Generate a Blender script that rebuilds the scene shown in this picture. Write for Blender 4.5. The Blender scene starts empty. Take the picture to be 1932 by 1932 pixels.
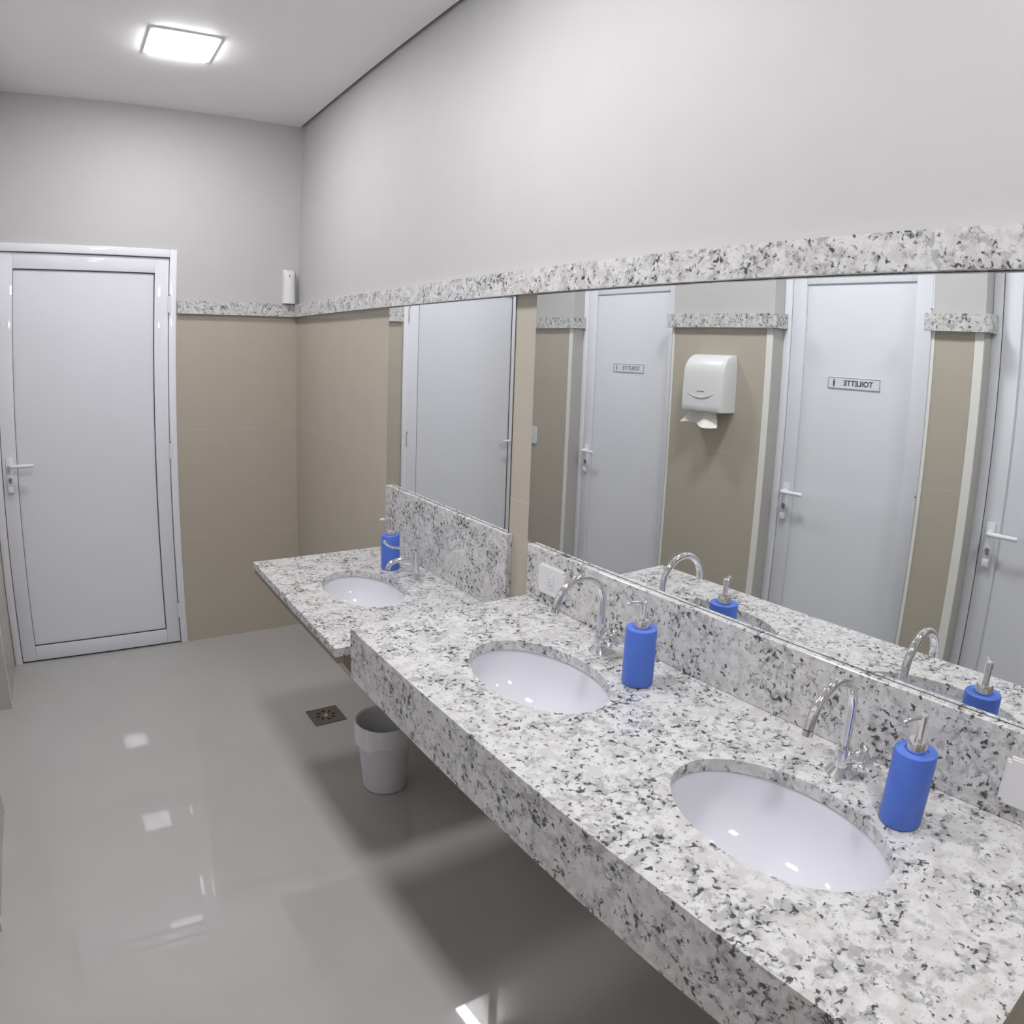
import bpy, bmesh, math, random
from mathutils import Vector, Matrix

random.seed(4)
scene = bpy.context.scene
C = scene.collection
PI = math.pi

# ------------------------------------------------------------------ camera, world, exposure
cam_data = bpy.data.cameras.new('camera')
cam = bpy.data.objects.new('camera', cam_data)
C.objects.link(cam)
CX, CY, CZ, YAW, PITCH, ROLL = -1.2084, -3.8624, 1.6412, -0.5967, -0.1302, 0.0337
cam.location = (CX, CY, CZ)
_f = Vector((-math.sin(YAW) * math.cos(PITCH), math.cos(YAW) * math.cos(PITCH), math.sin(PITCH)))
_r = Vector((math.cos(YAW), math.sin(YAW), 0))
_u = _r.cross(_f)
_r2 = _r * math.cos(ROLL) + _u * math.sin(ROLL)
_u2 = -_r * math.sin(ROLL) + _u * math.cos(ROLL)
cam.rotation_euler = Matrix((_r2, _u2, -_f)).transposed().to_euler()
# the photograph was taken with a wide phone lens that bends straight lines: a fisheye with that lens curve
cam_data.type = 'PANO'
cam_data.sensor_fit = 'HORIZONTAL'
cam_data.sensor_width = 19.32
lens = cam_data if hasattr(cam_data, 'panorama_type') else cam_data.cycles
lens.panorama_type = 'FISHEYE_LENS_POLYNOMIAL'
lens.fisheye_fov = PI
lens.fisheye_polynomial_k0 = 0.0
lens.fisheye_polynomial_k1 = -0.07626367652062693
lens.fisheye_polynomial_k2 = -9.73316407239843e-06
lens.fisheye_polynomial_k3 = 5.772365181661012e-05
lens.fisheye_polynomial_k4 = -1.3352619341606922e-06
cam_data.shift_x = 0.011574343562110567
cam_data.shift_y = -0.06624414176344343
cam_data.clip_start = 0.02
scene.camera = cam

world = bpy.data.worlds.new('world')
scene.world = world
world.use_nodes = True
world.node_tree.nodes['Background'].inputs[0].default_value = (0.8, 0.85, 1.0, 1)
world.node_tree.nodes['Background'].inputs[1].default_value = 0.02

scene.view_settings.view_transform = 'Standard'
scene.view_settings.look = 'None'
scene.view_settings.gamma = 1.0
scene.view_settings.use_curve_mapping = False
scene.view_settings.exposure = 0.0
LAMP_STRENGTH = 85.0
LAMP_COLOR = (0.99, 0.985, 1.0)

# ------------------------------------------------------------------ room numbers (metres)
H = 2.898            # ceiling
W = 1.60             # width of the room
YB = -5.25           # wall behind the camera
ZT, ZB = 1.885, 1.816   # granite band on the walls
TT = 0.026
ZS = 1.089           # top of the splashbacks
BS = 0.017
ZC1, ZC2 = 0.827, 0.930
Y1L, Y1R = -1.277, -2.162
Y2L, Y2R = -2.272, -3.794
D1, D2 = 0.578, 0.5765

# ------------------------------------------------------------------ materials
def lin(c):
    return tuple((x / 12.92 if x <= 0.04045 else ((x + 0.055) / 1.055) ** 2.4) for x in c)

def new_mat(name):
    m = bpy.data.materials.new(name)
    m.use_nodes = True
    nt = m.node_tree
    return m, nt, nt.nodes['Principled BSDF']

def simple(name, col, rough=0.5, metal=0.0, spec=0.5, noise=0.0, scale=30.0, bump=0.0):
    m, nt, b = new_mat(name)
    b.inputs['Roughness'].default_value = rough
    b.inputs['Metallic'].default_value = metal
    b.inputs['Specular IOR Level'].default_value = spec
    tc = nt.nodes.new('ShaderNodeTexCoord')
    n = nt.nodes.new('ShaderNodeTexNoise')
    n.inputs['Scale'].default_value = scale
    n.inputs['Detail'].default_value = 3
    nt.links.new(tc.outputs['Object'], n.inputs['Vector'])
    mix = nt.nodes.new('ShaderNodeMix')
    mix.data_type = 'RGBA'
    mix.inputs[6].default_value = (*[c * (1 - noise) for c in col], 1)
    mix.inputs[7].default_value = (*[min(1, c * (1 + noise)) for c in col], 1)
    nt.links.new(n.outputs['Fac'], mix.inputs[0])
    nt.links.new(mix.outputs[2], b.inputs['Base Color'])
    if bump:
        bp = nt.nodes.new('ShaderNodeBump')
        bp.inputs['Strength'].default_value = bump
        bp.inputs['Distance'].default_value = 0.001
        nt.links.new(n.outputs['Fac'], bp.inputs['Height'])
        nt.links.new(bp.outputs['Normal'], b.inputs['Normal'])
    return m

def math_node(nt, op, a, b=None, clamp=False):
    n = nt.nodes.new('ShaderNodeMath')
    n.operation = op
    n.use_clamp = clamp
    for i, v in enumerate((a, b)):
        if v is None:
            continue
        if isinstance(v, (int, float)):
            n.inputs[i].default_value = v
        else:
            nt.links.new(v, n.inputs[i])
    return n.outputs[0]

def mix_col(nt, fac, a, b):
    n = nt.nodes.new('ShaderNodeMix')
    n.data_type = 'RGBA'
    if isinstance(fac, (int, float)):
        n.inputs[0].default_value = fac
    else:
        nt.links.new(fac, n.inputs[0])
    for i, v in ((6, a), (7, b)):
        if isinstance(v, tuple):
            n.inputs[i].default_value = (*v[:3], 1)
        else:
            nt.links.new(v, n.inputs[i])
    return n.outputs[2]

def wall_material():
    """painted plaster above the granite band, large beige porcelain tiles below it"""
    m, nt, b = new_mat('wall_finish')
    g = nt.nodes.new('ShaderNodeNewGeometry')
    sep = nt.nodes.new('ShaderNodeSeparateXYZ')
    nt.links.new(g.outputs['Position'], sep.inputs[0])
    z = sep.outputs['Z']
    upper = math_node(nt, 'GREATER_THAN', z, 1.85)
    n = nt.nodes.new('ShaderNodeTexNoise')
    n.inputs['Scale'].default_value = 9
    n.inputs['Detail'].default_value = 5
    nt.links.new(g.outputs['Position'], n.inputs['Vector'])
    tile = mix_col(nt, n.outputs['Fac'], TILE_A, TILE_B)
    # horizontal joints every 0.6 m
    f = math_node(nt, 'FRACT', math_node(nt, 'DIVIDE', math_node(nt, 'ADD', z, 0.0015), 0.6))
    joint = math_node(nt, 'LESS_THAN', f, 0.005)
    tile = mix_col(nt, math_node(nt, 'MULTIPLY', joint, 0.45), tile, (0.62, 0.58, 0.5))
    paint = mix_col(nt, n.outputs['Fac'], PAINT_A, PAINT_B)
    nt.links.new(mix_col(nt, upper, tile, paint), b.inputs['Base Color'])
    r = nt.nodes.new('ShaderNodeMix')
    r.inputs[2].default_value = 0.14
    r.inputs[3].default_value = 0.58
    nt.links.new(upper, r.inputs[0])
    nt.links.new(r.outputs[0], b.inputs['Roughness'])
    b.inputs['Specular IOR Level'].default_value = 0.4
    return m

def floor_material():
    m, nt, b = new_mat('polished_porcelain')
    g = nt.nodes.new('ShaderNodeNewGeometry')
    sep = nt.nodes.new('ShaderNodeSeparateXYZ')
    nt.links.new(g.outputs['Position'], sep.inputs[0])
    n = nt.nodes.new('ShaderNodeTexNoise')
    n.inputs['Scale'].default_value = 5
    n.inputs['Detail'].default_value = 6
    nt.links.new(g.outputs['Position'], n.inputs['Vector'])
    col = mix_col(nt, n.outputs['Fac'], FLOOR_A, FLOOR_B)
    js = []
    for ax, off in (('X', 0.42), ('Y', 0.13)):
        f = math_node(nt, 'FRACT', math_node(nt, 'DIVIDE', math_node(nt, 'ADD', sep.outputs[ax], 6 + off), 0.6))
        js.append(math_node(nt, 'LESS_THAN', f, 0.0035))
    j = math_node(nt, 'MAXIMUM', js[0], js[1])
    col = mix_col(nt, math_node(nt, 'MULTIPLY', j, 0.10), col, (0.30, 0.28, 0.25))
    nt.links.new(col, b.inputs['Base Color'])
    b.inputs['Roughness'].default_value = 0.03
    b.inputs['Specular IOR Level'].default_value = 0.75
    return m

def granite_material():
    m, nt, b = new_mat('speckled_granite')
    tc = nt.nodes.new('ShaderNodeNewGeometry')
    pos = tc.outputs['Position']
    def noise(scale, detail, rough=0.5, off=0.0, dist=0.0):
        mp = nt.nodes.new('ShaderNodeVectorMath')
        mp.operation = 'ADD'
        mp.inputs[1].default_value = (off, off * 0.7, off * 1.3)
        nt.links.new(pos, mp.inputs[0])
        n = nt.nodes.new('ShaderNodeTexNoise')
        n.inputs['Scale'].default_value = scale
        n.inputs['Detail'].default_value = detail
        n.inputs['Roughness'].default_value = rough
        n.inputs['Distortion'].default_value = dist
        nt.links.new(mp.outputs[0], n.inputs['Vector'])
        return n.outputs['Fac']
    def ramp(v, lo, hi):
        r = nt.nodes.new('ShaderNodeMapRange')
        r.interpolation_type = 'SMOOTHSTEP'
        r.inputs['From Min'].default_value = lo
        r.inputs['From Max'].default_value = hi
        nt.links.new(v, r.inputs['Value'])
        return r.outputs['Result']
    area = noise(15, 3, 0.6, 3.1)                    # where the dark minerals gather
    soft = ramp(math_node(nt, 'ADD', noise(54, 3, 0.6, 1.7, 0.35), math_node(nt, 'MULTIPLY', math_node(nt, 'SUBTRACT', area, 0.5), 0.45)), 0.50, 0.63)
    v1 = noise(88, 3, 0.55, 5.3, 0.55)
    v1 = math_node(nt, 'ADD', v1, math_node(nt, 'MULTIPLY', math_node(nt, 'SUBTRACT', area, 0.5), 0.42))
    mid = ramp(v1, 0.565, 0.61)
    dark = ramp(v1, 0.622, 0.662)
    fine = noise(260, 2, 0.5, 9.0)
    cloud = noise(38, 2, 0.5, 7.7)
    base = mix_col(nt, ramp(cloud, 0.40, 0.60), (0.57, 0.56, 0.545), (0.67, 0.665, 0.665))
    base = mix_col(nt, math_node(nt, 'MULTIPLY', ramp(fine, 0.5, 0.72), 0.30), base, (0.42, 0.41, 0.41))
    base = mix_col(nt, math_node(nt, 'MULTIPLY', soft, 0.62), base, (0.29, 0.285, 0.295))
    base = mix_col(nt, math_node(nt, 'MULTIPLY', mid, 0.60), base, (0.20, 0.195, 0.20))
    base = mix_col(nt, math_node(nt, 'MULTIPLY', dark, 0.90), base, (0.045, 0.043, 0.047))
    nt.links.new(base, b.inputs['Base Color'])
    b.inputs['Roughness'].default_value = 0.12
    b.inputs['Specular IOR Level'].default_value = 0.5
    return m

PAINT_A, PAINT_B = (0.515, 0.505, 0.505), (0.545, 0.535, 0.535)
TILE_A, TILE_B = (0.46, 0.415, 0.35), (0.50, 0.455, 0.385)
FLOOR_A, FLOOR_B = (0.45, 0.44, 0.425), (0.50, 0.49, 0.475)

M_WALL = wall_material()
M_FLOOR = floor_material()
M_GRANITE = granite_material()
M_CEIL = simple('ceiling_paint', (0.92, 0.91, 0.92), 0.7, noise=0.012, scale=6)
M_DOOR = simple('white_lacquered_aluminium', (0.79, 0.80, 0.86), 0.025, spec=0.8, noise=0.012, scale=4)
M_FRAME = simple('white_door_frame', (0.82, 0.83, 0.88), 0.05, noise=0.012, scale=6)
M_GASKET = simple('dark_gasket', (0.03, 0.03, 0.06), 0.6)
M_BEAD = simple('pale_bead', (0.62, 0.63, 0.68), 0.3)
M_LINING = simple('grey_jamb_lining', (0.47, 0.455, 0.43), 0.3, noise=0.02)
M_GAP = simple('shadow_gap', (0.02, 0.02, 0.02), 0.9)
M_STRIP = simple('white_corner_strip', (0.80, 0.79, 0.755), 0.3, noise=0.02)
M_PLASTIC = simple('white_plastic', (0.74, 0.735, 0.75), 0.25, noise=0.01)
M_PLASTIC_DIM = simple('white_moulding', (0.55, 0.55, 0.57), 0.35, noise=0.02)
M_GREY = simple('grey_print', (0.28, 0.28, 0.30), 0.5)
M_DARK = simple('dark_print', (0.05, 0.05, 0.09), 0.5)
M_SIGN = simple('sign_acrylic', (0.75, 0.77, 0.84), 0.12, noise=0.01)
M_CERAMIC = simple('white_ceramic', (0.72, 0.72, 0.77), 0.06, noise=0.01)
M_BLUE = simple('blue_soft_plastic', (0.08, 0.17, 0.62), 0.42, noise=0.05, scale=60)
M_PAPER = simple('paper_towel', (0.80, 0.79, 0.74), 0.9, noise=0.03, scale=80)
M_BIN = simple('bin_plastic', (0.80, 0.80, 0.84), 0.35, noise=0.02)
M_BAG = simple('bin_bag', (0.80, 0.80, 0.83), 0.4, noise=0.06, scale=40, bump=0.5)
M_STEEL = simple('dull_steel', (0.22, 0.19, 0.175), 0.35, metal=0.7, noise=0.1)
M_SHADE_UNDER = simple('shade_darkened_underside', (0.10, 0.095, 0.09), 0.9, noise=0.1)
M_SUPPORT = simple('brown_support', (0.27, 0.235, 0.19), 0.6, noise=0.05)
M_BLACK = simple('black_void', (0.01, 0.01, 0.01), 0.8)

def chrome():
    m, nt, b = new_mat('chrome')
    b.inputs['Metallic'].default_value = 1.0
    b.inputs['Roughness'].default_value = 0.06
    tc = nt.nodes.new('ShaderNodeTexCoord')
    n = nt.nodes.new('ShaderNodeTexNoise')
    n.inputs['Scale'].default_value = 20
    nt.links.new(tc.outputs['Object'], n.inputs['Vector'])
    nt.links.new(mix_col(nt, n.outputs['Fac'], (0.78, 0.78, 0.79), (0.84, 0.84, 0.85)), b.inputs['Base Color'])
    return m
M_CHROME = chrome()

def mirror_glass():
    m, nt, b = new_mat('mirror_glass')
    b.inputs['Metallic'].default_value = 1.0
    b.inputs['Roughness'].default_value = 0.0
    tc = nt.nodes.new('ShaderNodeTexCoord')
    n = nt.nodes.new('ShaderNodeTexNoise')
    n.inputs['Scale'].default_value = 1.5
    nt.links.new(tc.outputs['Object'], n.inputs['Vector'])
    nt.links.new(mix_col(nt, n.outputs['Fac'], (0.895, 0.925, 0.915), (0.90, 0.93, 0.92)), b.inputs['Base Color'])
    return m
M_MIRROR = mirror_glass()

def lamp_material(k):
    m, nt, b = new_mat('lit_diffuser')
    b.inputs['Base Color'].default_value = (0.9, 0.9, 0.9, 1)
    b.inputs['Emission Color'].default_value = (*LAMP_COLOR, 1)
    b.inputs['Emission Strength'].default_value = LAMP_STRENGTH * k
    return m

# ------------------------------------------------------------------ mesh helpers
def add_box(bm, x0, x1, y0, y1, z0, z1, bevel=0.0, seg=2):
    a, b = min(x0, x1), max(x0, x1)
    c, d = min(y0, y1), max(y0, y1)
    e, f = min(z0, z1), max(z0, z1)
    vs = [bm.verts.new(p) for p in ((a, c, e), (b, c, e), (b, d, e), (a, d, e), (a, c, f), (b, c, f), (b, d, f), (a, d, f))]
    fs = [bm.faces.new([vs[i] for i in q]) for q in ((3, 2, 1, 0), (4, 5, 6, 7), (0, 1, 5, 4), (1, 2, 6, 5), (2, 3, 7, 6), (3, 0, 4, 7))]
    if bevel:
        es = list({ed for f_ in fs for ed in f_.edges})
        bmesh.ops.bevel(bm, geom=es, offset=bevel, segments=seg, affect='EDGES', profile=0.5)
    return fs

def add_lathe(bm, prof, seg=40, sx=1.0, sy=1.0, mat=None, close=False):
    """prof: list of (radius, z) from one end to the other"""
    mat = mat or Matrix()
    rings = []
    for r, z in prof:
        if r < 1e-6:
            rings.append([bm.verts.new(mat @ Vector((0, 0, z)))])
        else:
            rings.append([bm.verts.new(mat @ Vector((r * sx * math.cos(2 * PI * k / seg), r * sy * math.sin(2 * PI * k / seg), z))) for k in range(seg)])
    for a, b in zip(rings, rings[1:]):
        for k in range(seg):
            k2 = (k + 1) % seg
            if len(a) == 1 and len(b) == 1:
                continue
            if len(a) == 1:
                bm.faces.new((a[0], b[k2], b[k]))
            elif len(b) == 1:
                bm.faces.new((a[k], a[k2], b[0]))
            else:
                bm.faces.new((a[k], a[k2], b[k2], b[k]))
    if len(rings[0]) > 1 and not close:
        bm.faces.new(list(reversed(rings[0])))
    if len(rings[-1]) > 1 and not close:
        bm.faces.new(rings[-1])
    if close:
        a, b = rings[-1], rings[0]
        for k in range(seg):
            k2 = (k + 1) % seg
            bm.faces.new((a[k], a[k2], b[k2], b[k]))

def smooth_path(pts, n=6):
    P = [Vector(p) for p in pts]
    out = []
    for i in range(len(P) - 1):
        p0 = P[max(i - 1, 0)]; p1 = P[i]; p2 = P[i + 1]; p3 = P[min(i + 2, len(P) - 1)]
        for k in range(n):
            t = k / n
            out.append(0.5 * ((2 * p1) + (p2 - p0) * t + (2 * p0 - 5 * p1 + 4 * p2 - p3) * t * t + (3 * p1 - p0 - 3 * p2 + p3) * t ** 3))
    out.append(P[-1])
    return out

def add_tube(bm, path, r, seg=20, cap=True):
    P = [Vector(p) for p in path]
    rad = r if isinstance(r, (list, tuple)) else [r] * len(P)
    t0 = (P[1] - P[0]).normalized()
    ref = Vector((0, 1, 0)) if abs(t0.y) < 0.9 else Vector((1, 0, 0))
    nrm = t0.cross(ref).normalized()
    rings = []
    for i, p in enumerate(P):
        t = (P[min(i + 1, len(P) - 1)] - P[max(i - 1, 0)]).normalized()
        nrm = (nrm - t * nrm.dot(t)).normalized()
        bn = t.cross(nrm)
        rings.append([bm.verts.new(p + (nrm * math.cos(2 * PI * k / seg) + bn * math.sin(2 * PI * k / seg)) * rad[i]) for k in range(seg)])
    for a, b in zip(rings, rings[1:]):
        for k in range(seg):
            k2 = (k + 1) % seg
            bm.faces.new((a[k], a[k2], b[k2], b[k]))
    if cap:
        bm.faces.new(list(reversed(rings[0])))
        bm.faces.new(rings[-1])

def obj(name, bm, mat, parent=None, smooth=False, loc=None):
    bmesh.ops.recalc_face_normals(bm, faces=bm.faces[:])
    me = bpy.data.meshes.new(name)
    bm.to_mesh(me)
    bm.free()
    me.materials.append(mat)
    if smooth:
        for p in me.polygons:
            p.use_smooth = True
        me.set_sharp_from_angle(angle=math.radians(38))
    o = bpy.data.objects.new(name, me)
    C.objects.link(o)
    if parent:
        o.parent = parent
    if loc:
        o.location = loc
    return o

def box_obj(name, dims, mat, parent=None, bevel=0.0, seg=2):
    bm = bmesh.new()
    add_box(bm, *dims, bevel=bevel, seg=seg)
    return obj(name, bm, mat, parent, smooth=bevel > 0)

def tag(o, label, cat, group=None, kind=None):
    o['label'] = label
    o['category'] = cat
    if group:
        o['group'] = group
    if kind:
        o['kind'] = kind
    return o

def thing(name, label, cat, loc=(0, 0, 0), rz=0.0, group=None, kind=None):
    o = bpy.data.objects.new(name, None)
    o.empty_display_size = 0.05
    C.objects.link(o)
    o.location = loc
    o.rotation_euler = (0, 0, rz)
    return tag(o, label, cat, group, kind)

def text_mesh(body, size, depth, bold=0.0):
    cu = bpy.data.curves.new('lettering', 'FONT')
    cu.body = body
    cu.size = size
    cu.extrude = depth
    cu.offset = bold
    cu.align_x = 'CENTER'
    cu.align_y = 'CENTER'
    t = bpy.data.objects.new('lettering_source', cu)
    C.objects.link(t)
    dg = bpy.context.evaluated_depsgraph_get()
    me = bpy.data.meshes.new_from_object(t.evaluated_get(dg))
    bpy.data.objects.remove(t)
    bpy.data.curves.remove(cu)
    return me

# ------------------------------------------------------------------ the room shell
def struct(name, boxes, mat, label, cat, bevel=0.0):
    bm = bmesh.new()
    for b in boxes:
        add_box(bm, *b, bevel=bevel)
    return tag(obj(name, bm, mat), label, cat, kind='structure')

XO = -W - 0.30       # outer face of the stall wall
struct('floor', [(XO, 0.15, YB - 0.15, 0.2, -0.12, 0.0)], M_FLOOR, 'polished pale grey porcelain floor running along the vanity', 'floor')
struct('ceiling', [(XO, -0.016, YB - 0.15, 0.2, H, H + 0.02), (-0.016, 0.15, YB - 0.15, 0.2, H + 0.05, H + 0.07)],
       M_CEIL, 'flat white plaster ceiling with a thin shadow gap at the mirror wall', 'ceiling')
struct('wall_right', [(0.004, 0.15, YB, 0.0, 0.0, H + 0.05)], M_WALL,
       'long cream wall carrying the mirrors, beige tile below the granite band', 'wall')
struct('wall_far', [(-0.668, 0.15, 0.0, 0.2, 0.0, H + 0.05), (XO, -0.668, 0.0, 0.2, 2.150, H + 0.05), (XO, -0.668, 0.10, 0.2, 0.0, 2.150), (XO, -W, 0.0, 0.10, 0.0, 2.150)],
       M_WALL, 'short end wall around the white door, cream above and beige tile below', 'wall')
struct('wall_near', [(XO, 0.15, YB - 0.15, YB, 0.0, H + 0.05)], M_WALL, 'plain end wall behind the viewer', 'wall')

# stall wall on the left: pilasters between door openings, a lintel above
PIL = [(-0.500, 0.0), (-1.960, -1.330), (-2.930, -2.720), (YB, -3.700)]
DOORS = [(-1.330, -0.500), (-2.720, -1.960), (-3.700, -2.930)]
LZ = 2.15
struct('wall_left', [(XO, -W, a, b, 0.0, LZ) for a, b in PIL] + [(XO, -W, YB, 0.0, LZ, H)] + [(XO, XO + 0.15, a, b, 0.0, LZ) for a, b in DOORS],
       M_WALL, 'stall wall opposite the mirrors, tiled pilasters between white doors', 'wall')

# granite bands
struct('trim_1', [(-TT, 0.004, YB, 0.0, ZB, ZT)], M_GRANITE, 'speckled granite band running above the mirrors on the long wall', 'granite band')
struct('trim_2', [(-0.664, -TT, -TT, 0.0, ZB, ZT)], M_GRANITE, 'short granite band between the end door and the corner', 'granite band')
names = ['nearest the end wall, above the light switch', 'above the paper towel dispenser', 'on the narrow pilaster right of the second toilet sign', 'on the pilaster behind the viewer']
for i, (a, b) in enumerate(PIL):
    bx = [(-W, -W + TT, a - (TT if i < 3 else 0), b + (TT if i > 0 else 0), ZB, ZT)]
    if i < 3:
        bx.append((-W - 0.075, -W, a - TT, a, ZB, ZT))
    if i > 0:
        bx.append((-W - 0.075, -W, b, b + TT, ZB, ZT))
    struct('trim_%d' % (3 + i), bx, M_GRANITE, 'granite band wrapped round a pilaster, ' + names[i], 'granite band')
# white corner strips on the tiled pilasters
k = 7
pn = ['the pilaster with the light switch', 'the pilaster with the towel dispenser', 'the narrow pilaster between two doors', 'the pilaster behind the viewer']
for i, (a, b) in enumerate(PIL):
    for y, s in ((a, 1), (b, -1)):
        if y in (0.0, YB):
            continue
        wd = 0.035 if s == 1 else 0.013
        o = struct('trim_%d' % k, [(-W, -W + 0.003, y, y + s * wd, 0.0, ZB - 0.0005)], M_STRIP,
               'white vertical edge strip on %s, %s the end wall' % (pn[i], 'away from' if s == 1 else 'towards'), 'edge strip')
        bm = bmesh.new()
        add_box(bm, -W - 0.0795, -W + 0.003, y, y - s * 0.004, 0.0, ZB - 0.0005)
        obj('jamb_lining', bm, M_LINING, o)
        k += 1

# ------------------------------------------------------------------ doors
def make_door(name, label, loc, rz, w, side, leaf_y, frame_y, depth, sign=None, bead=None):
    """local x along the wall seen from the room, local -y into the room; side -1 puts the handle on the left"""
    t = thing(name, label, 'door', loc, rz, kind='structure')
    fw = 0.038
    htop = 2.150
    bm = bmesh.new()
    add_box(bm, 0.001, fw, frame_y, depth, 0.0, htop - 0.001, bevel=0.004)
    add_box(bm, w - fw, w - 0.001, frame_y, depth, 0.0, htop - 0.001, bevel=0.004)
    add_box(bm, fw, w - fw, frame_y, depth, 2.108, htop - 0.001, bevel=0.004)
    obj('door_frame', bm, M_FRAME, t, smooth=True)
    x0, x1 = fw + 0.003, w - fw - 0.003
    z0, z1 = 0.009, 2.104
    st = 0.072
    bm = bmesh.new()
    for bx in ((x0, x0 + st, z0, z1), (x1 - st, x1, z0, z1)):
        add_box(bm, bx[0], bx[1], leaf_y, leaf_y + 0.035, bx[2], bx[3], bevel=0.0025)
    add_box(bm, x0 + st, x1 - st, leaf_y, leaf_y + 0.035, z0, 0.089, bevel=0.0025)
    add_box(bm, x0 + st, x1 - st, leaf_y, leaf_y + 0.035, 2.025, z1, bevel=0.0025)
    leaf = obj('leaf', bm, M_DOOR, t, smooth=True)
    px0, px1, pz0, pz1 = x0 + st, x1 - st, 0.089, 2.025
    box_obj('panel', (px0, px1, leaf_y + (0.009 if bead else 0.012), leaf_y + 0.03, pz0, pz1), M_DOOR, t)
    bm = bmesh.new()
    g, gy = 0.004, leaf_y + 0.005
    add_box(bm, px0, px1, gy, leaf_y + (0.009 if bead else 0.012), pz1 - g, pz1)
    add_box(bm, px0, px1, gy, leaf_y + (0.009 if bead else 0.012), pz0, pz0 + g)
    add_box(bm, px1 - g, px1, gy, leaf_y + (0.009 if bead else 0.012), pz0 + g, pz1 - g)
    add_box(bm, px0, px0 + g * 0.5, gy, leaf_y + (0.009 if bead else 0.012), pz0 + g, pz1 - g)
    obj('gasket', bm, bead or M_GASKET, t)
    # dark clearance seen under and beside the leaf
    bm = bmesh.new()
    add_box(bm, fw + 0.0005, w - fw - 0.0005, leaf_y + 0.012, leaf_y + 0.034, 0.001, z0 - 0.0005)
    hx = fw + 0.0005 if side < 0 else w - fw - 0.0025
    add_box(bm, hx, hx + 0.002, leaf_y + 0.004, leaf_y + 0.034, z0, z1)
    obj('clearance', bm, M_GAP, t)
    # handle set
    hx = x0 + 0.036 if side < 0 else x1 - 0.036
    d = 1 if side < 0 else -1
    bm = bmesh.new()
    add_box(bm, hx - 0.018, hx + 0.018, leaf_y - 0.008, leaf_y, 0.915, 1.095, bevel=0.003)
    pl = obj('handle_plate', bm, M_FRAME, t, smooth=True)
    bm = bmesh.new()
    add_tube(bm, [(hx, leaf_y - 0.008, 1.055), (hx, leaf_y - 0.030, 1.055)], 0.011)
    lever = smooth_path([(hx, leaf_y - 0.030, 1.055), (hx + d * 0.008, leaf_y - 0.050, 1.055), (hx + d * 0.03, leaf_y - 0.055, 1.056), (hx + d * 0.12, leaf_y - 0.050, 1.056)], 5)
    add_tube(bm, lever, 0.0095, 14)
    obj('handle', bm, M_FRAME, t, smooth=True)
    bm = bmesh.new()
    add_tube(bm, [(hx, leaf_y - 0.016, 0.985), (hx, leaf_y - 0.007, 0.985)], 0.009, 16)
    add_tube(bm, [(hx, leaf_y - 0.014, 0.972), (hx, leaf_y - 0.007, 0.972)], 0.006, 12)
    obj('keyhole', bm, M_GREY, t, smooth=True)
    bm = bmesh.new()
    add_box(bm, hx - 0.014, hx + 0.014, leaf_y - 0.022, leaf_y - 0.008, 0.918, 0.95, bevel=0.005)
    obj('lock_knob', bm, M_FRAME, t, smooth=True)
    # hinges on the other side
    ex = w - fw - 0.001 if side < 0 else fw + 0.001
    for hz in (1.82, 1.05, 0.16):
        bm = bmesh.new()
        add_tube(bm, [(ex, frame_y - 0.006, hz), (ex, frame_y - 0.006, hz + 0.085)], 0.0065, 12)
        hg = obj('hinge', bm, M_FRAME, t, smooth=True)
        bm = bmesh.new()
        add_tube(bm, [(ex, frame_y - 0.006, hz + 0.0852), (ex, frame_y - 0.006, hz + 0.092)], 0.0045, 10)
        obj('hinge_pin', bm, M_GREY, hg, smooth=True)
    if sign:
        sx, sz, text_mat = sign
        sg = box_obj('sign', (sx - 0.127, sx + 0.127, leaf_y + 0.0055, leaf_y + 0.009, sz - 0.025, sz + 0.025), M_SIGN, t)
        sg['label'] = 'white nameplate with dark border'
        yb = leaf_y + 0.0055
        bm = bmesh.new()
        for bx in ((-0.127, 0.127, 0.0225, 0.025), (-0.127, 0.127, -0.025, -0.0225), (-0.127, -0.1245, -0.0225, 0.0225), (0.1245, 0.127, -0.0225, 0.0225)):
            add_box(bm, sx + bx[0], sx + bx[1], yb - 0.0008, yb, sz + bx[2], sz + bx[3])
        obj('border', bm, M_GREY, sg)
        me = text_mesh('TOILETTE', 0.033, 0.0003, 0.0006)
        me.materials.append(text_mat)
        tx = bpy.data.objects.new('lettering', me)
        C.objects.link(tx)
        tx.parent = sg
        tx.location = (sx - 0.022, yb - 0.0006, sz)
        tx.rotation_euler = (PI / 2, 0, 0)
        # standing figure pictogram
        bm = bmesh.new()
        px = sx + 0.098
        add_tube(bm, [(px, yb - 0.0008, sz + 0.0125), (px, yb, sz + 0.0125)], 0.0035, 14)
        add_box(bm, px - 0.0045, px + 0.0045, yb - 0.0008, yb, sz - 0.003, sz + 0.008)
        add_box(bm, px - 0.0035, px - 0.0005, yb - 0.0008, yb, sz - 0.016, sz - 0.003)
        add_box(bm, px + 0.0005, px + 0.0035, yb - 0.0008, yb, sz - 0.016, sz - 0.003)
        obj('pictogram', bm, text_mat, sg)
    return t

make_door('door_1', 'tall white end door beside the far corner, handle at left', (-W, 0, 0), 0.0, W - 0.668, -1, 0.004, -0.012, 0.08)
lbl = ['white stall door left of the towel dispenser, grey toilet sign', 'white stall door right of the towel dispenser, dark toilet sign', 'white stall door at the right edge of the mirror, no sign showing']
sg = [((-0.905 + 1.330), 1.584, M_GREY), ((-2.337 + 2.720), 1.582, M_DARK), None]
for i, (a, b) in enumerate(DOORS):
    make_door('door_%d' % (i + 2), lbl[i], (-W - 0.08, a, 0), PI / 2, b - a, 1, 0.008, 0.0, 0.06, sg[i], M_BEAD)

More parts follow.
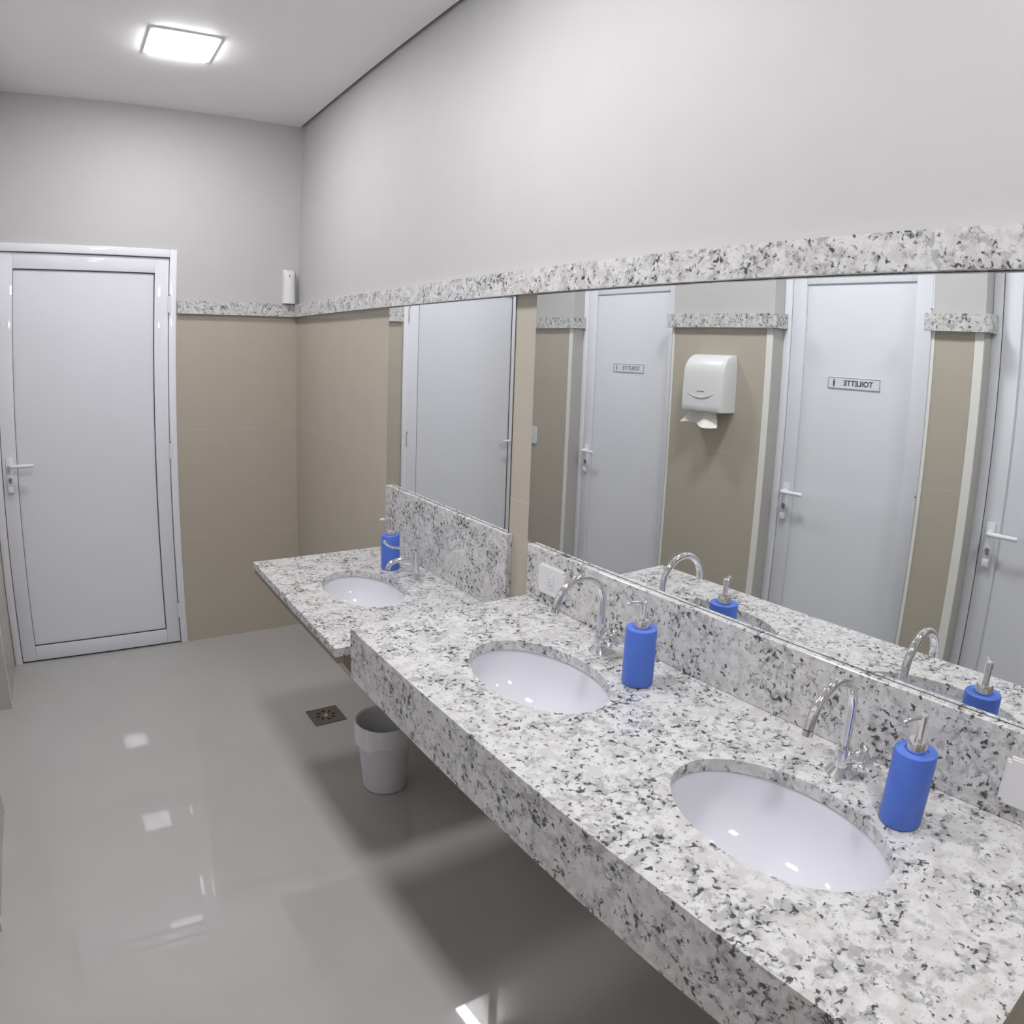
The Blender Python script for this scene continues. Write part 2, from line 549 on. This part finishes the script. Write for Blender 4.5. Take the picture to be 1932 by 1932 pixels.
# ------------------------------------------------------------------ ceiling lamps
def make_lamp(y, label, k):
    t = thing('ceiling_lamp', label, 'ceiling lamp', (-0.82, y, H), 0, 'square lamps along the ceiling')
    bm = bmesh.new()
    h = 0.145
    for bx in ((-h, h, -h, -h + 0.02), (-h, h, h - 0.02, h), (-h, -h + 0.02, -h + 0.02, h - 0.02), (h - 0.02, h, -h + 0.02, h - 0.02)):
        add_box(bm, bx[0], bx[1], bx[2], bx[3], -0.005, 0.0, bevel=0.001)
    obj('frame', bm, M_FRAME, t, smooth=True)
    h -= 0.022
    box_obj('diffuser', (-h, h, -h, h, -0.014, -0.0005), lamp_material(k), t)
    return t
make_lamp(-0.86, 'square lit lamp on the ceiling in front of the end door', 0.84)
make_lamp(-2.42, 'square lit lamp on the ceiling, second from the end wall', 1.06)
make_lamp(-4.05, 'square lit lamp on the ceiling behind the viewer', 1.06)

# ------------------------------------------------------------------ mirrors
def make_mirror(y0, y1, z0, label):
    t = thing('mirror', label, 'mirror', (0.0, (y0 + y1) / 2, z0))
    hw = abs(y1 - y0) / 2
    hh = ZB - 0.0005 - z0
    box_obj('glass', (0.0, 0.0025, -hw + 0.001, hw - 0.001, 0.001, hh - 0.001), M_MIRROR, t)
    bm = bmesh.new()
    add_box(bm, 0.0026, 0.004, -hw, hw, 0.0, hh)
    obj('backing', bm, M_GAP, t)
make_mirror(Y1L + 0.032, -2.143, ZS + 0.001, 'small mirror above the lower vanity, reflecting the end door')
make_mirror(-2.246, Y2R, ZS + 0.001, 'wide mirror above the long vanity, reflecting the stall doors')

# ------------------------------------------------------------------ vanities
def slab_with_holes(x0, x1, y0, y1, z1, th, holes, a=0.132, b=0.201):
    bm = bmesh.new()
    edges = []
    def loop(pts):
        vs = [bm.verts.new((x, y, z1)) for x, y in pts]
        for i in range(len(vs)):
            edges.append(bm.edges.new((vs[i], vs[(i + 1) % len(vs)])))
    def side(pa, pb, n):
        return [(pa[0] + (pb[0] - pa[0]) * i / n, pa[1] + (pb[1] - pa[1]) * i / n) for i in range(n)]
    loop(side((x0, y0), (x1, y0), 6) + side((x1, y0), (x1, y1), 14) + side((x1, y1), (x0, y1), 6) + side((x0, y1), (x0, y0), 14))
    for hx, hy in holes:
        loop([(hx + a * math.cos(2 * PI * k / 64), hy + b * math.sin(2 * PI * k / 64)) for k in range(64)])
    bmesh.ops.triangle_fill(bm, use_beauty=True, edges=edges)
    top = bm.faces[:]
    ret = bmesh.ops.extrude_face_region(bm, geom=top)
    vs = [e for e in ret['geom'] if isinstance(e, bmesh.types.BMVert)]
    bmesh.ops.translate(bm, vec=(0, 0, -th), verts=vs)
    return bm

BX = -0.307
def make_vanity(label, yL, yR, z, depth, holes, apron, name='vanity_counter'):
    t = thing(name, label, 'vanity counter', (0.0, (yL + yR) / 2, z - 0.025))
    off = Matrix.Translation(-t.location)
    def put(n, bm, sm=False, mat=None):
        bmesh.ops.transform(bm, matrix=off, verts=bm.verts[:])
        return obj(n, bm, mat or M_GRANITE, t, smooth=sm)
    top = put('countertop', slab_with_holes(-depth, 0.004, yR, yL, z, 0.025, [(BX, y) for y in holes]))
    bm = bmesh.new()
    add_box(bm, -BS, 0.004, yR, yL, z + 0.0003, ZS, bevel=0.0012, seg=1)
    put('splashback', bm)
    bm = bmesh.new()
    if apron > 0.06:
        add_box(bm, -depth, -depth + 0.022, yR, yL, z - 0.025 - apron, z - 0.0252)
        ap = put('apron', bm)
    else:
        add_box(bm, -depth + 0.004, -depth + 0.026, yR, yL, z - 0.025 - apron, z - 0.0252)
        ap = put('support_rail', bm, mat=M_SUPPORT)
    for o in (top, ap):                      # unpolished faces below and behind, coloured dark to deepen the shade there
        o.data.materials.append(M_SHADE_UNDER)
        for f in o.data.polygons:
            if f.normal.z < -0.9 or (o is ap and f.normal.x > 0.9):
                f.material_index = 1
    return t, put
v1, put1 = make_vanity('lower granite vanity in the far corner with one basin', Y1L, Y1R, ZC1, D1, [-1.720], 0.02)
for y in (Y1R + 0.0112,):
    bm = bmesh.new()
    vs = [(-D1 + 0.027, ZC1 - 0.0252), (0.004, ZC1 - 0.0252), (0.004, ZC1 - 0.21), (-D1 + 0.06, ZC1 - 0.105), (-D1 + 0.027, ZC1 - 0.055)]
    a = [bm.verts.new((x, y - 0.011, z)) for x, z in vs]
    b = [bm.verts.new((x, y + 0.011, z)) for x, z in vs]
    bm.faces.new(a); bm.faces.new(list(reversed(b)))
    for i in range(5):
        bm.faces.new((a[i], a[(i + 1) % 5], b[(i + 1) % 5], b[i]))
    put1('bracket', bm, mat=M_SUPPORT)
make_vanity('long higher granite vanity in the foreground with two basins', Y2L, Y2R, ZC2, D2, [-2.715, -3.360], 0.117)

# basins set under the stone
def make_basin(y, z, label):
    t = thing('wash_basin', label, 'basin', (BX, y, z - 0.16), 0, 'oval white undermount basins')
    bm = bmesh.new()
    a, b, dep = 0.134, 0.203, 0.128
    top = 0.16 - 0.0255
    prof = [(1.13, top - 0.012), (1.13, top), (1.005, top)]
    n = 16
    for i in range(1, n + 1):
        f = 1 - i / n * 0.86
        prof.append((f * 1.005, top - dep * (1 - f ** 3.0) ** 0.62))
    zl = prof[-1][1]
    prof += [(0.14, zl - 0.012)]
    for i in range(n - 1, 0, -1):
        f = 1 - i / n * 0.86
        prof.append((f * 1.04, top - 0.012 - dep * (1 - f ** 3.0) ** 0.62))
    bmv = bmesh.new()
    add_lathe(bmv, prof, 64, a, b, close=True)
    bm.free()
    bowl = obj('bowl', bmv, M_CERAMIC, t, smooth=True)
    bm = bmesh.new()
    add_lathe(bm, [(0.0, zl - 0.014), (0.031, zl - 0.014), (0.031, zl - 0.004), (0.026, zl - 0.001), (0.019, zl - 0.003), (0.018, zl - 0.008), (0.0, zl - 0.009)], 28)
    obj('drain', bm, M_CHROME, t, smooth=True)
    return t
make_basin(-1.720, ZC1, 'oval white basin in the lower far vanity')
make_basin(-2.715, ZC2, 'oval white basin at the far end of the long vanity, nearer the lower one')
make_basin(-3.360, ZC2, 'oval white basin at the near end of the long vanity')

# ------------------------------------------------------------------ faucets
def make_gooseneck(y, label):
    t = thing('gooseneck_faucet', label, 'faucet', (-0.105, y, ZC2), 0, 'gooseneck faucets of the long vanity')
    bm = bmesh.new()
    add_lathe(bm, [(0.0, 0.0002), (0.027, 0.0002), (0.027, 0.004), (0.022, 0.010), (0.015, 0.018), (0.0, 0.018)], 32)
    obj('base', bm, M_CHROME, t, smooth=True)
    bm = bmesh.new()
    add_lathe(bm, [(0.0, 0.0182), (0.0145, 0.0182), (0.0145, 0.052), (0.012, 0.060), (0.0, 0.060)], 28)
    body = obj('body', bm, M_CHROME, t, smooth=True)
    R = 0.0735
    zc = 0.130
    pts = [(0, 0, 0.0602), (0, 0, 0.10), (0, 0, zc)]
    for k in range(1, 18):
        a = math.radians(10 * k)
        pts.append((-R + R * math.cos(a), 0, zc + R * math.sin(a)))
    bm = bmesh.new()
    add_tube(bm, pts, 0.0088, 20)
    sp = obj('spout', bm, M_CHROME, t, smooth=True)
    bm = bmesh.new()
    add_tube(bm, [Vector(pts[-1]) + Vector((-0.00003, 0, -0.0002)), Vector(pts[-1]) + Vector((-0.0017, 0, -0.0100))], 0.0098, 20)
    obj('aerator', bm, M_CHROME, sp, smooth=True)
    # side valve and cross handle, tilted up towards the viewer's right
    ax = Vector((0.0, -0.90, 0.43)).normalized()
    p0 = Vector((0, -0.010, 0.034))
    bm = bmesh.new()
    add_tube(bm, [p0, p0 + ax * 0.012, p0 + ax * 0.0121, p0 + ax * 0.024], [0.0105, 0.0105, 0.0085, 0.0085], 20)
    vl = obj('valve', bm, M_CHROME, t, smooth=True)
    hc = p0 + ax * 0.033
    bm = bmesh.new()
    add_tube(bm, [hc - ax * 0.0088, hc - ax * 0.005, hc + ax * 0.006, hc + ax * 0.009], [0.009, 0.0145, 0.0135, 0.007], 20)
    e1 = Vector((1, 0, 0))
    e2 = ax.cross(e1).normalized()
    for q in range(4):
        d = (e1 * math.cos(PI / 4 + q * PI / 2) + e2 * math.sin(PI / 4 + q * PI / 2))
        add_tube(bm, [hc + d * 0.010, hc + d * 0.018, hc + d * 0.0225, hc + d * 0.025], [0.006, 0.0078, 0.007, 0.003], 12)
    obj('handle', bm, M_CHROME, t, smooth=True)
    return t
make_gooseneck(-2.700, 'chrome gooseneck faucet in front of the wall socket, behind the middle basin')
make_gooseneck(-3.357, 'chrome gooseneck faucet at the near basin')

t = thing('lever_faucet', 'low chrome tap with a long lever on the lower far vanity', 'faucet', (-0.094, -1.700, ZC1))
bm = bmesh.new()
add_lathe(bm, [(0.0, 0.0002), (0.024, 0.0002), (0.024, 0.005), (0.018, 0.010), (0.0, 0.010)], 30)
obj('base', bm, M_CHROME, t, smooth=True)
bm = bmesh.new()
add_lathe(bm, [(0.0, 0.0102), (0.0145, 0.0102), (0.0145, 0.094), (0.0125, 0.0945), (0.0125, 0.097), (0.0, 0.097)], 30)
obj('body', bm, M_CHROME, t, smooth=True)
bm = bmesh.new()
add_tube(bm, smooth_path([(-0.0135, 0, 0.066), (-0.05, 0, 0.072), (-0.085, 0, 0.071), (-0.104, 0, 0.060), (-0.110, 0, 0.044)], 6), 0.009, 18)
obj('spout', bm, M_CHROME, t, smooth=True)
bm = bmesh.new()
add_lathe(bm, [(0.0, 0.0972), (0.0145, 0.0972), (0.0150, 0.112), (0.012, 0.119), (0.0, 0.121)], 28)
cap = obj('lever_cap', bm, M_CHROME, t, smooth=True)
bm = bmesh.new()
add_tube(bm, smooth_path([(-0.012, 0, 0.112), (-0.05, 0, 0.116), (-0.09, 0, 0.124), (-0.112, 0, 0.137), (-0.120, 0, 0.145)], 6), 0.0042, 14)
bmesh.ops.create_uvsphere(bm, u_segments=16, v_segments=10, radius=0.0065, matrix=Matrix.Translation((-0.121, 0, 0.147)))
obj('lever', bm, M_CHROME, t, smooth=True)

# ------------------------------------------------------------------ soap dispensers
def make_soap(x, y, z, label, spout_angle):
    t = thing('soap_dispenser', label, 'soap dispenser', (x, y, z), 0, 'blue soap dispensers on the vanities')
    r, h = 0.0350, 0.133
    bm = bmesh.new()
    add_lathe(bm, [(0.0, 0.0002), (r - 0.003, 0.0002), (r - 0.0005, 0.002), (r, 0.005), (r, h - 0.003), (r - 0.001, h - 0.0008), (r - 0.003, h), (0.020, h), (0.0185, h - 0.002), (0.0, h - 0.002)], 48)
    obj('bottle', bm, M_BLUE, t, smooth=True)
    bm = bmesh.new()
    add_lathe(bm, [(0.0, h - 0.0018), (0.0165, h - 0.0018), (0.0165, h + 0.016), (0.015, h + 0.018), (0.0, h + 0.018)], 32)
    col = obj('collar', bm, M_CHROME, t, smooth=True)
    bm = bmesh.new()
    add_lathe(bm, [(0.0, h + 0.0182), (0.0068, h + 0.0182), (0.0068, h + 0.046), (0.0078, h + 0.047), (0.0078, h + 0.060), (0.006, h + 0.062), (0.0, h + 0.062)], 24)
    st = obj('pump', bm, M_CHROME, t, smooth=True)
    d = Vector((math.cos(spout_angle), math.sin(spout_angle), 0))
    bm = bmesh.new()
    add_tube(bm, smooth_path([d * 0.0074 + Vector((0, 0, h + 0.0565)), d * 0.022 + Vector((0, 0, h + 0.0568)), d * 0.034 + Vector((0, 0, h + 0.056)), d * 0.038 + Vector((0, 0, h + 0.0525))], 5), 0.0040, 14)
    obj('nozzle', bm, M_CHROME, st, smooth=True)
SPOUT = math.radians(155)
make_soap(-0.130, -1.565, ZC1, 'blue soap dispenser behind the lever tap on the lower far vanity', SPOUT)
make_soap(-0.1438, -2.870, ZC2, 'blue soap dispenser between the two gooseneck faucets', SPOUT)
make_soap(-0.1534, -3.502, ZC2, 'blue soap dispenser at the near end of the long vanity, largest', SPOUT)

# ------------------------------------------------------------------ wall plates
def rounded_plate(name, w, h, d, mat, parent):
    bm = bmesh.new()
    fs = add_box(bm, -d, 0, -w / 2, w / 2, -h / 2, h / 2)
    es = [e for e in bm.edges if abs(e.verts[0].co.x - e.verts[1].co.x) > 1e-5]
    bmesh.ops.bevel(bm, geom=es, offset=0.007, segments=4, affect='EDGES')
    fe = [e for e in bm.edges if e.verts[0].co.x < -d + 1e-5 and e.verts[1].co.x < -d + 1e-5]
    bmesh.ops.bevel(bm, geom=fe, offset=0.003, segments=2, affect='EDGES')
    return obj(name, bm, mat, parent, smooth=True)

def make_socket(y, z, label):
    t = thing('wall_socket', label, 'wall socket', (-BS - 0.0003, y, z), 0, 'white socket plates on the splashback')
    rounded_plate('plate', 0.122, 0.086, 0.009, M_PLASTIC, t)
    bm = bmesh.new()
    add_box(bm, -0.011, -0.0092, -0.012, 0.012, -0.021, 0.021, bevel=0.002)
    s = obj('socket', bm, M_PLASTIC, t, smooth=True)
    bm = bmesh.new()
    for dz in (-0.0095, 0.0, 0.0095):
        add_tube(bm, [(-0.0116, 0.002 if dz == 0 else 0.0, dz), (-0.0111, 0.002 if dz == 0 else 0.0, dz)], 0.0022, 10)
    obj('socket_hole', bm, M_GREY, s)
make_socket(-2.400, 1.008, 'white socket plate behind the arch of the middle gooseneck faucet')
make_socket(-3.674, 1.004, 'white socket plate at the near end of the long splashback')

t = thing('light_switch', 'white light switch on the tiled pilaster, at the left edge of the wide mirror', 'light switch', (-W + 0.0003, -0.128, 1.104), PI)
rounded_plate('plate', 0.076, 0.122, 0.009, M_PLASTIC, t)
bm = bmesh.new()
add_box(bm, -0.012, -0.0092, -0.012, 0.012, -0.024, 0.024, bevel=0.002)
obj('rocker', bm, M_PLASTIC, t, smooth=True)

# ------------------------------------------------------------------ air freshener in the corner
t = thing('air_freshener', 'small white air freshener unit in the corner above the granite band', 'air freshener', (-0.058, -0.0005, 1.888))
bm = bmesh.new()
pr = []
for i in range(13):
    f = i / 12
    pr.append((0.19 * f, 0.062 - 0.010 * f - 0.030 * max(0, (f - 0.8) / 0.2) ** 2))
N = 12
rings = []
for z, d in pr:
    hw = 0.036 - 0.004 * (z / 0.19)
    ring = [(hw, 0.0), (hw, -d * 0.35)]
    for q in range(N + 1):
        a = PI * q / N
        ring.append((hw * math.cos(a), -d * 0.55 - d * 0.45 * math.sin(a) ** 0.8 if 0 < q < N else -d * 0.55))
    ring += [(-hw, -d * 0.35), (-hw, 0.0)]
    rings.append([bm.verts.new((x, y, z)) for x, y in ring])
for a, b in zip(rings, rings[1:]):
    for i in range(len(a)):
        j = (i + 1) % len(a)
        bm.faces.new((a[i], a[j], b[j], b[i]))
bm.faces.new(list(reversed(rings[0])))
bm.faces.new(rings[-1])
obj('casing', bm, M_PLASTIC, t, smooth=True)
bm = bmesh.new()
add_lathe(bm, [(0.0, 0.0), (0.004, 0.0006), (0.004, 0.001), (0.0, 0.0012)], 16, 1.0, 2.1, Matrix.Translation((-0.005, -0.0545, 0.152)) @ Matrix.Rotation(PI / 2, 4, 'X'))
obj('spray_nozzle', bm, M_GREY, t, smooth=True)

# ------------------------------------------------------------------ towel dispenser on the stall wall
t = thing('paper_towel_dispenser', 'white paper towel dispenser on the pilaster between two stall doors', 'towel dispenser', (-W + 0.0005, -1.633, 1.385))
t.rotation_euler = (0, 0, PI / 2)   # local x along the wall, local -y into the room
t.location.z = 1.400
bm = bmesh.new()
rows = []
HH = 0.280
zs_ = [0.0, 0.004, 0.03, 0.08, 0.14, 0.19] + [0.19 + 0.09 * math.sin(math.radians(9 * q)) for q in range(1, 11)]
for z in zs_:
    q = max(0.0, (z - 0.19) / 0.09)
    rd = 1 - math.sqrt(max(0.0, 1 - q * q))
    hw = 0.128 - 0.010 * rd
    dp = 0.116 - 0.080 * rd - (0.003 if z == 0 else 0) - 0.010 * max(0, (z - 0.1) / 0.18)
    cr = min(0.022, dp * 0.6)
    ring = [(hw, 0.0)]
    for k in range(7):
        an = math.radians(15 * k)
        ring.append((hw - cr + cr * math.cos(an), -dp + cr - cr * math.sin(an)))
    for k in range(7):
        an = math.radians(90 + 15 * k)
        ring.append((-hw + cr + cr * math.cos(an), -dp + cr - cr * math.sin(an)))
    ring.append((-hw, 0.0))
    rows.append([bm.verts.new((x, y, z)) for x, y in ring])
for ra, rb in zip(rows, rows[1:]):
    for i in range(len(ra)):
        j = (i + 1) % len(ra)
        bm.faces.new((ra[i], ra[j], rb[j], rb[i]))
bm.faces.new(list(reversed(rows[0])))
bm.faces.new(rows[-1])
obj('cover', bm, M_PLASTIC, t, smooth=True)
bm = bmesh.new()
pts = [(-0.085 + 0.17 * i / 14, -0.1162, 0.066 + 0.022 * ((i - 7) / 7) ** 2) for i in range(15)]
add_tube(bm, pts, [0.001 + 0.0035 * math.sin(PI * i / 14) for i in range(15)], 10)
obj('grip_line', bm, M_PLASTIC_DIM, t, smooth=True)
bm = bmesh.new()
for i in range(4):
    add_box(bm, -0.022 + i * 0.009, -0.015 + i * 0.009, -0.1168, -0.1160, 0.0955, 0.0995)
add_lathe(bm, [(0.0, 0.0), (0.0042, 0.0), (0.0042, 0.0006), (0.0, 0.0006)], 12, 1, 1, Matrix.Translation((0.018, -0.1160, 0.096)) @ Matrix.Rotation(PI / 2, 4, 'X'))
obj('emblem', bm, M_GREY, t)
bm = bmesh.new()
add_box(bm, -0.10, 0.10, -0.090, -0.020, -0.004, -0.0003)
obj('outlet_slot', bm, M_PLASTIC_DIM, t)

bm = bmesh.new()
nx, nz = 10, 10
vs = []
for j in range(nz + 1):
    v = j / nz
    row = []
    for i in range(nx + 1):
        u = i / nx - 0.5
        wv = 0.082 + 0.03 * v
        row.append(bm.verts.new((-W + 0.072 + 0.018 * math.sin(u * 7) * (0.5 + v) + 0.028 * v * v, -1.617 - u * 2 * wv, 1.3955 - 0.066 * v - 0.010 * math.sin(u * 5) * v)))
    vs.append(row)
for j in range(nz):
    for i in range(nx):
        bm.faces.new((vs[j][i], vs[j][i + 1], vs[j + 1][i + 1], vs[j + 1][i]))
bmesh.ops.recalc_face_normals(bm, faces=bm.faces[:])
bmesh.ops.solidify(bm, geom=bm.faces[:], thickness=0.0012)
tag(obj('paper_towel', bm, M_PAPER, None, smooth=True), 'folded white paper towel hanging from the dispenser', 'paper towel')

# ------------------------------------------------------------------ bin and drain under the vanity
bx, by = -0.225, -1.700
t = thing('waste_bin', 'white round waste bin on the floor under the lower vanity', 'waste bin', (bx, by, 0.0))
bm = bmesh.new()
add_lathe(bm, [(0.0, 0.0004), (0.078, 0.0004), (0.083, 0.004), (0.104, 0.278), (0.106, 0.281), (0.102, 0.281), (0.080, 0.006), (0.0, 0.006)], 48)
obj('body', bm, M_BIN, t, smooth=True)
bm = bmesh.new()
prof_o = [(0.1085, 0.205), (0.1095, 0.230), (0.1085, 0.270), (0.1075, 0.284), (0.1045, 0.286), (0.1000, 0.280), (0.0985, 0.24)]
seg = 72
rings = []
for r, z in prof_o:
    ring = []
    for k in range(seg):
        a = 2 * PI * k / seg
        wr = 0.0012 * math.sin(a * 9 + z * 40) + 0.001 * math.sin(a * 23 + z * 25)
        dz = (0.010 * math.sin(a * 3 + 0.7) + 0.004 * math.sin(a * 8)) if z < 0.21 else 0
        ring.append(bm.verts.new(((r + abs(wr) if r > 0.104 else r - abs(wr)) * math.cos(a), (r + abs(wr) if r > 0.104 else r - abs(wr)) * math.sin(a), z + dz)))
    rings.append(ring)
for a, b in zip(rings, rings[1:]):
    for k_ in range(seg):
        bm.faces.new((a[k_], a[(k_ + 1) % seg], b[(k_ + 1) % seg], b[k_]))
bag = obj('bin_bag', bm, M_BAG, None, smooth=True, loc=(bx, by, 0))
tag(bag, 'thin whitish bag folded over the rim of the waste bin', 'bin bag')

t = thing('floor_drain', 'square dark metal floor drain left of the waste bin', 'floor drain', (-0.243, -1.107, 0.0))
box_obj('grate', (-0.074, 0.074, -0.071, 0.071, 0.0003, 0.004), M_STEEL, t, bevel=0.001, seg=1)
for k in range(8):
    a = 2 * PI * k / 8
    bm = bmesh.new()
    add_lathe(bm, [(0.0, 0.0), (0.0075, 0.0), (0.0075, 0.0006), (0.0, 0.0006)], 12, 1.5, 0.7,
              Matrix.Translation((0.036 * math.cos(a), 0.036 * math.sin(a), 0.0042)) @ Matrix.Rotation(a + 0.5, 4, 'Z'))
    obj('drain_hole', bm, M_BLACK, t)
bm = bmesh.new()
add_lathe(bm, [(0.0, 0.0042), (0.010, 0.0042), (0.009, 0.0065), (0.0, 0.007)], 16)
obj('drain_knob', bm, M_CHROME, t, smooth=True)
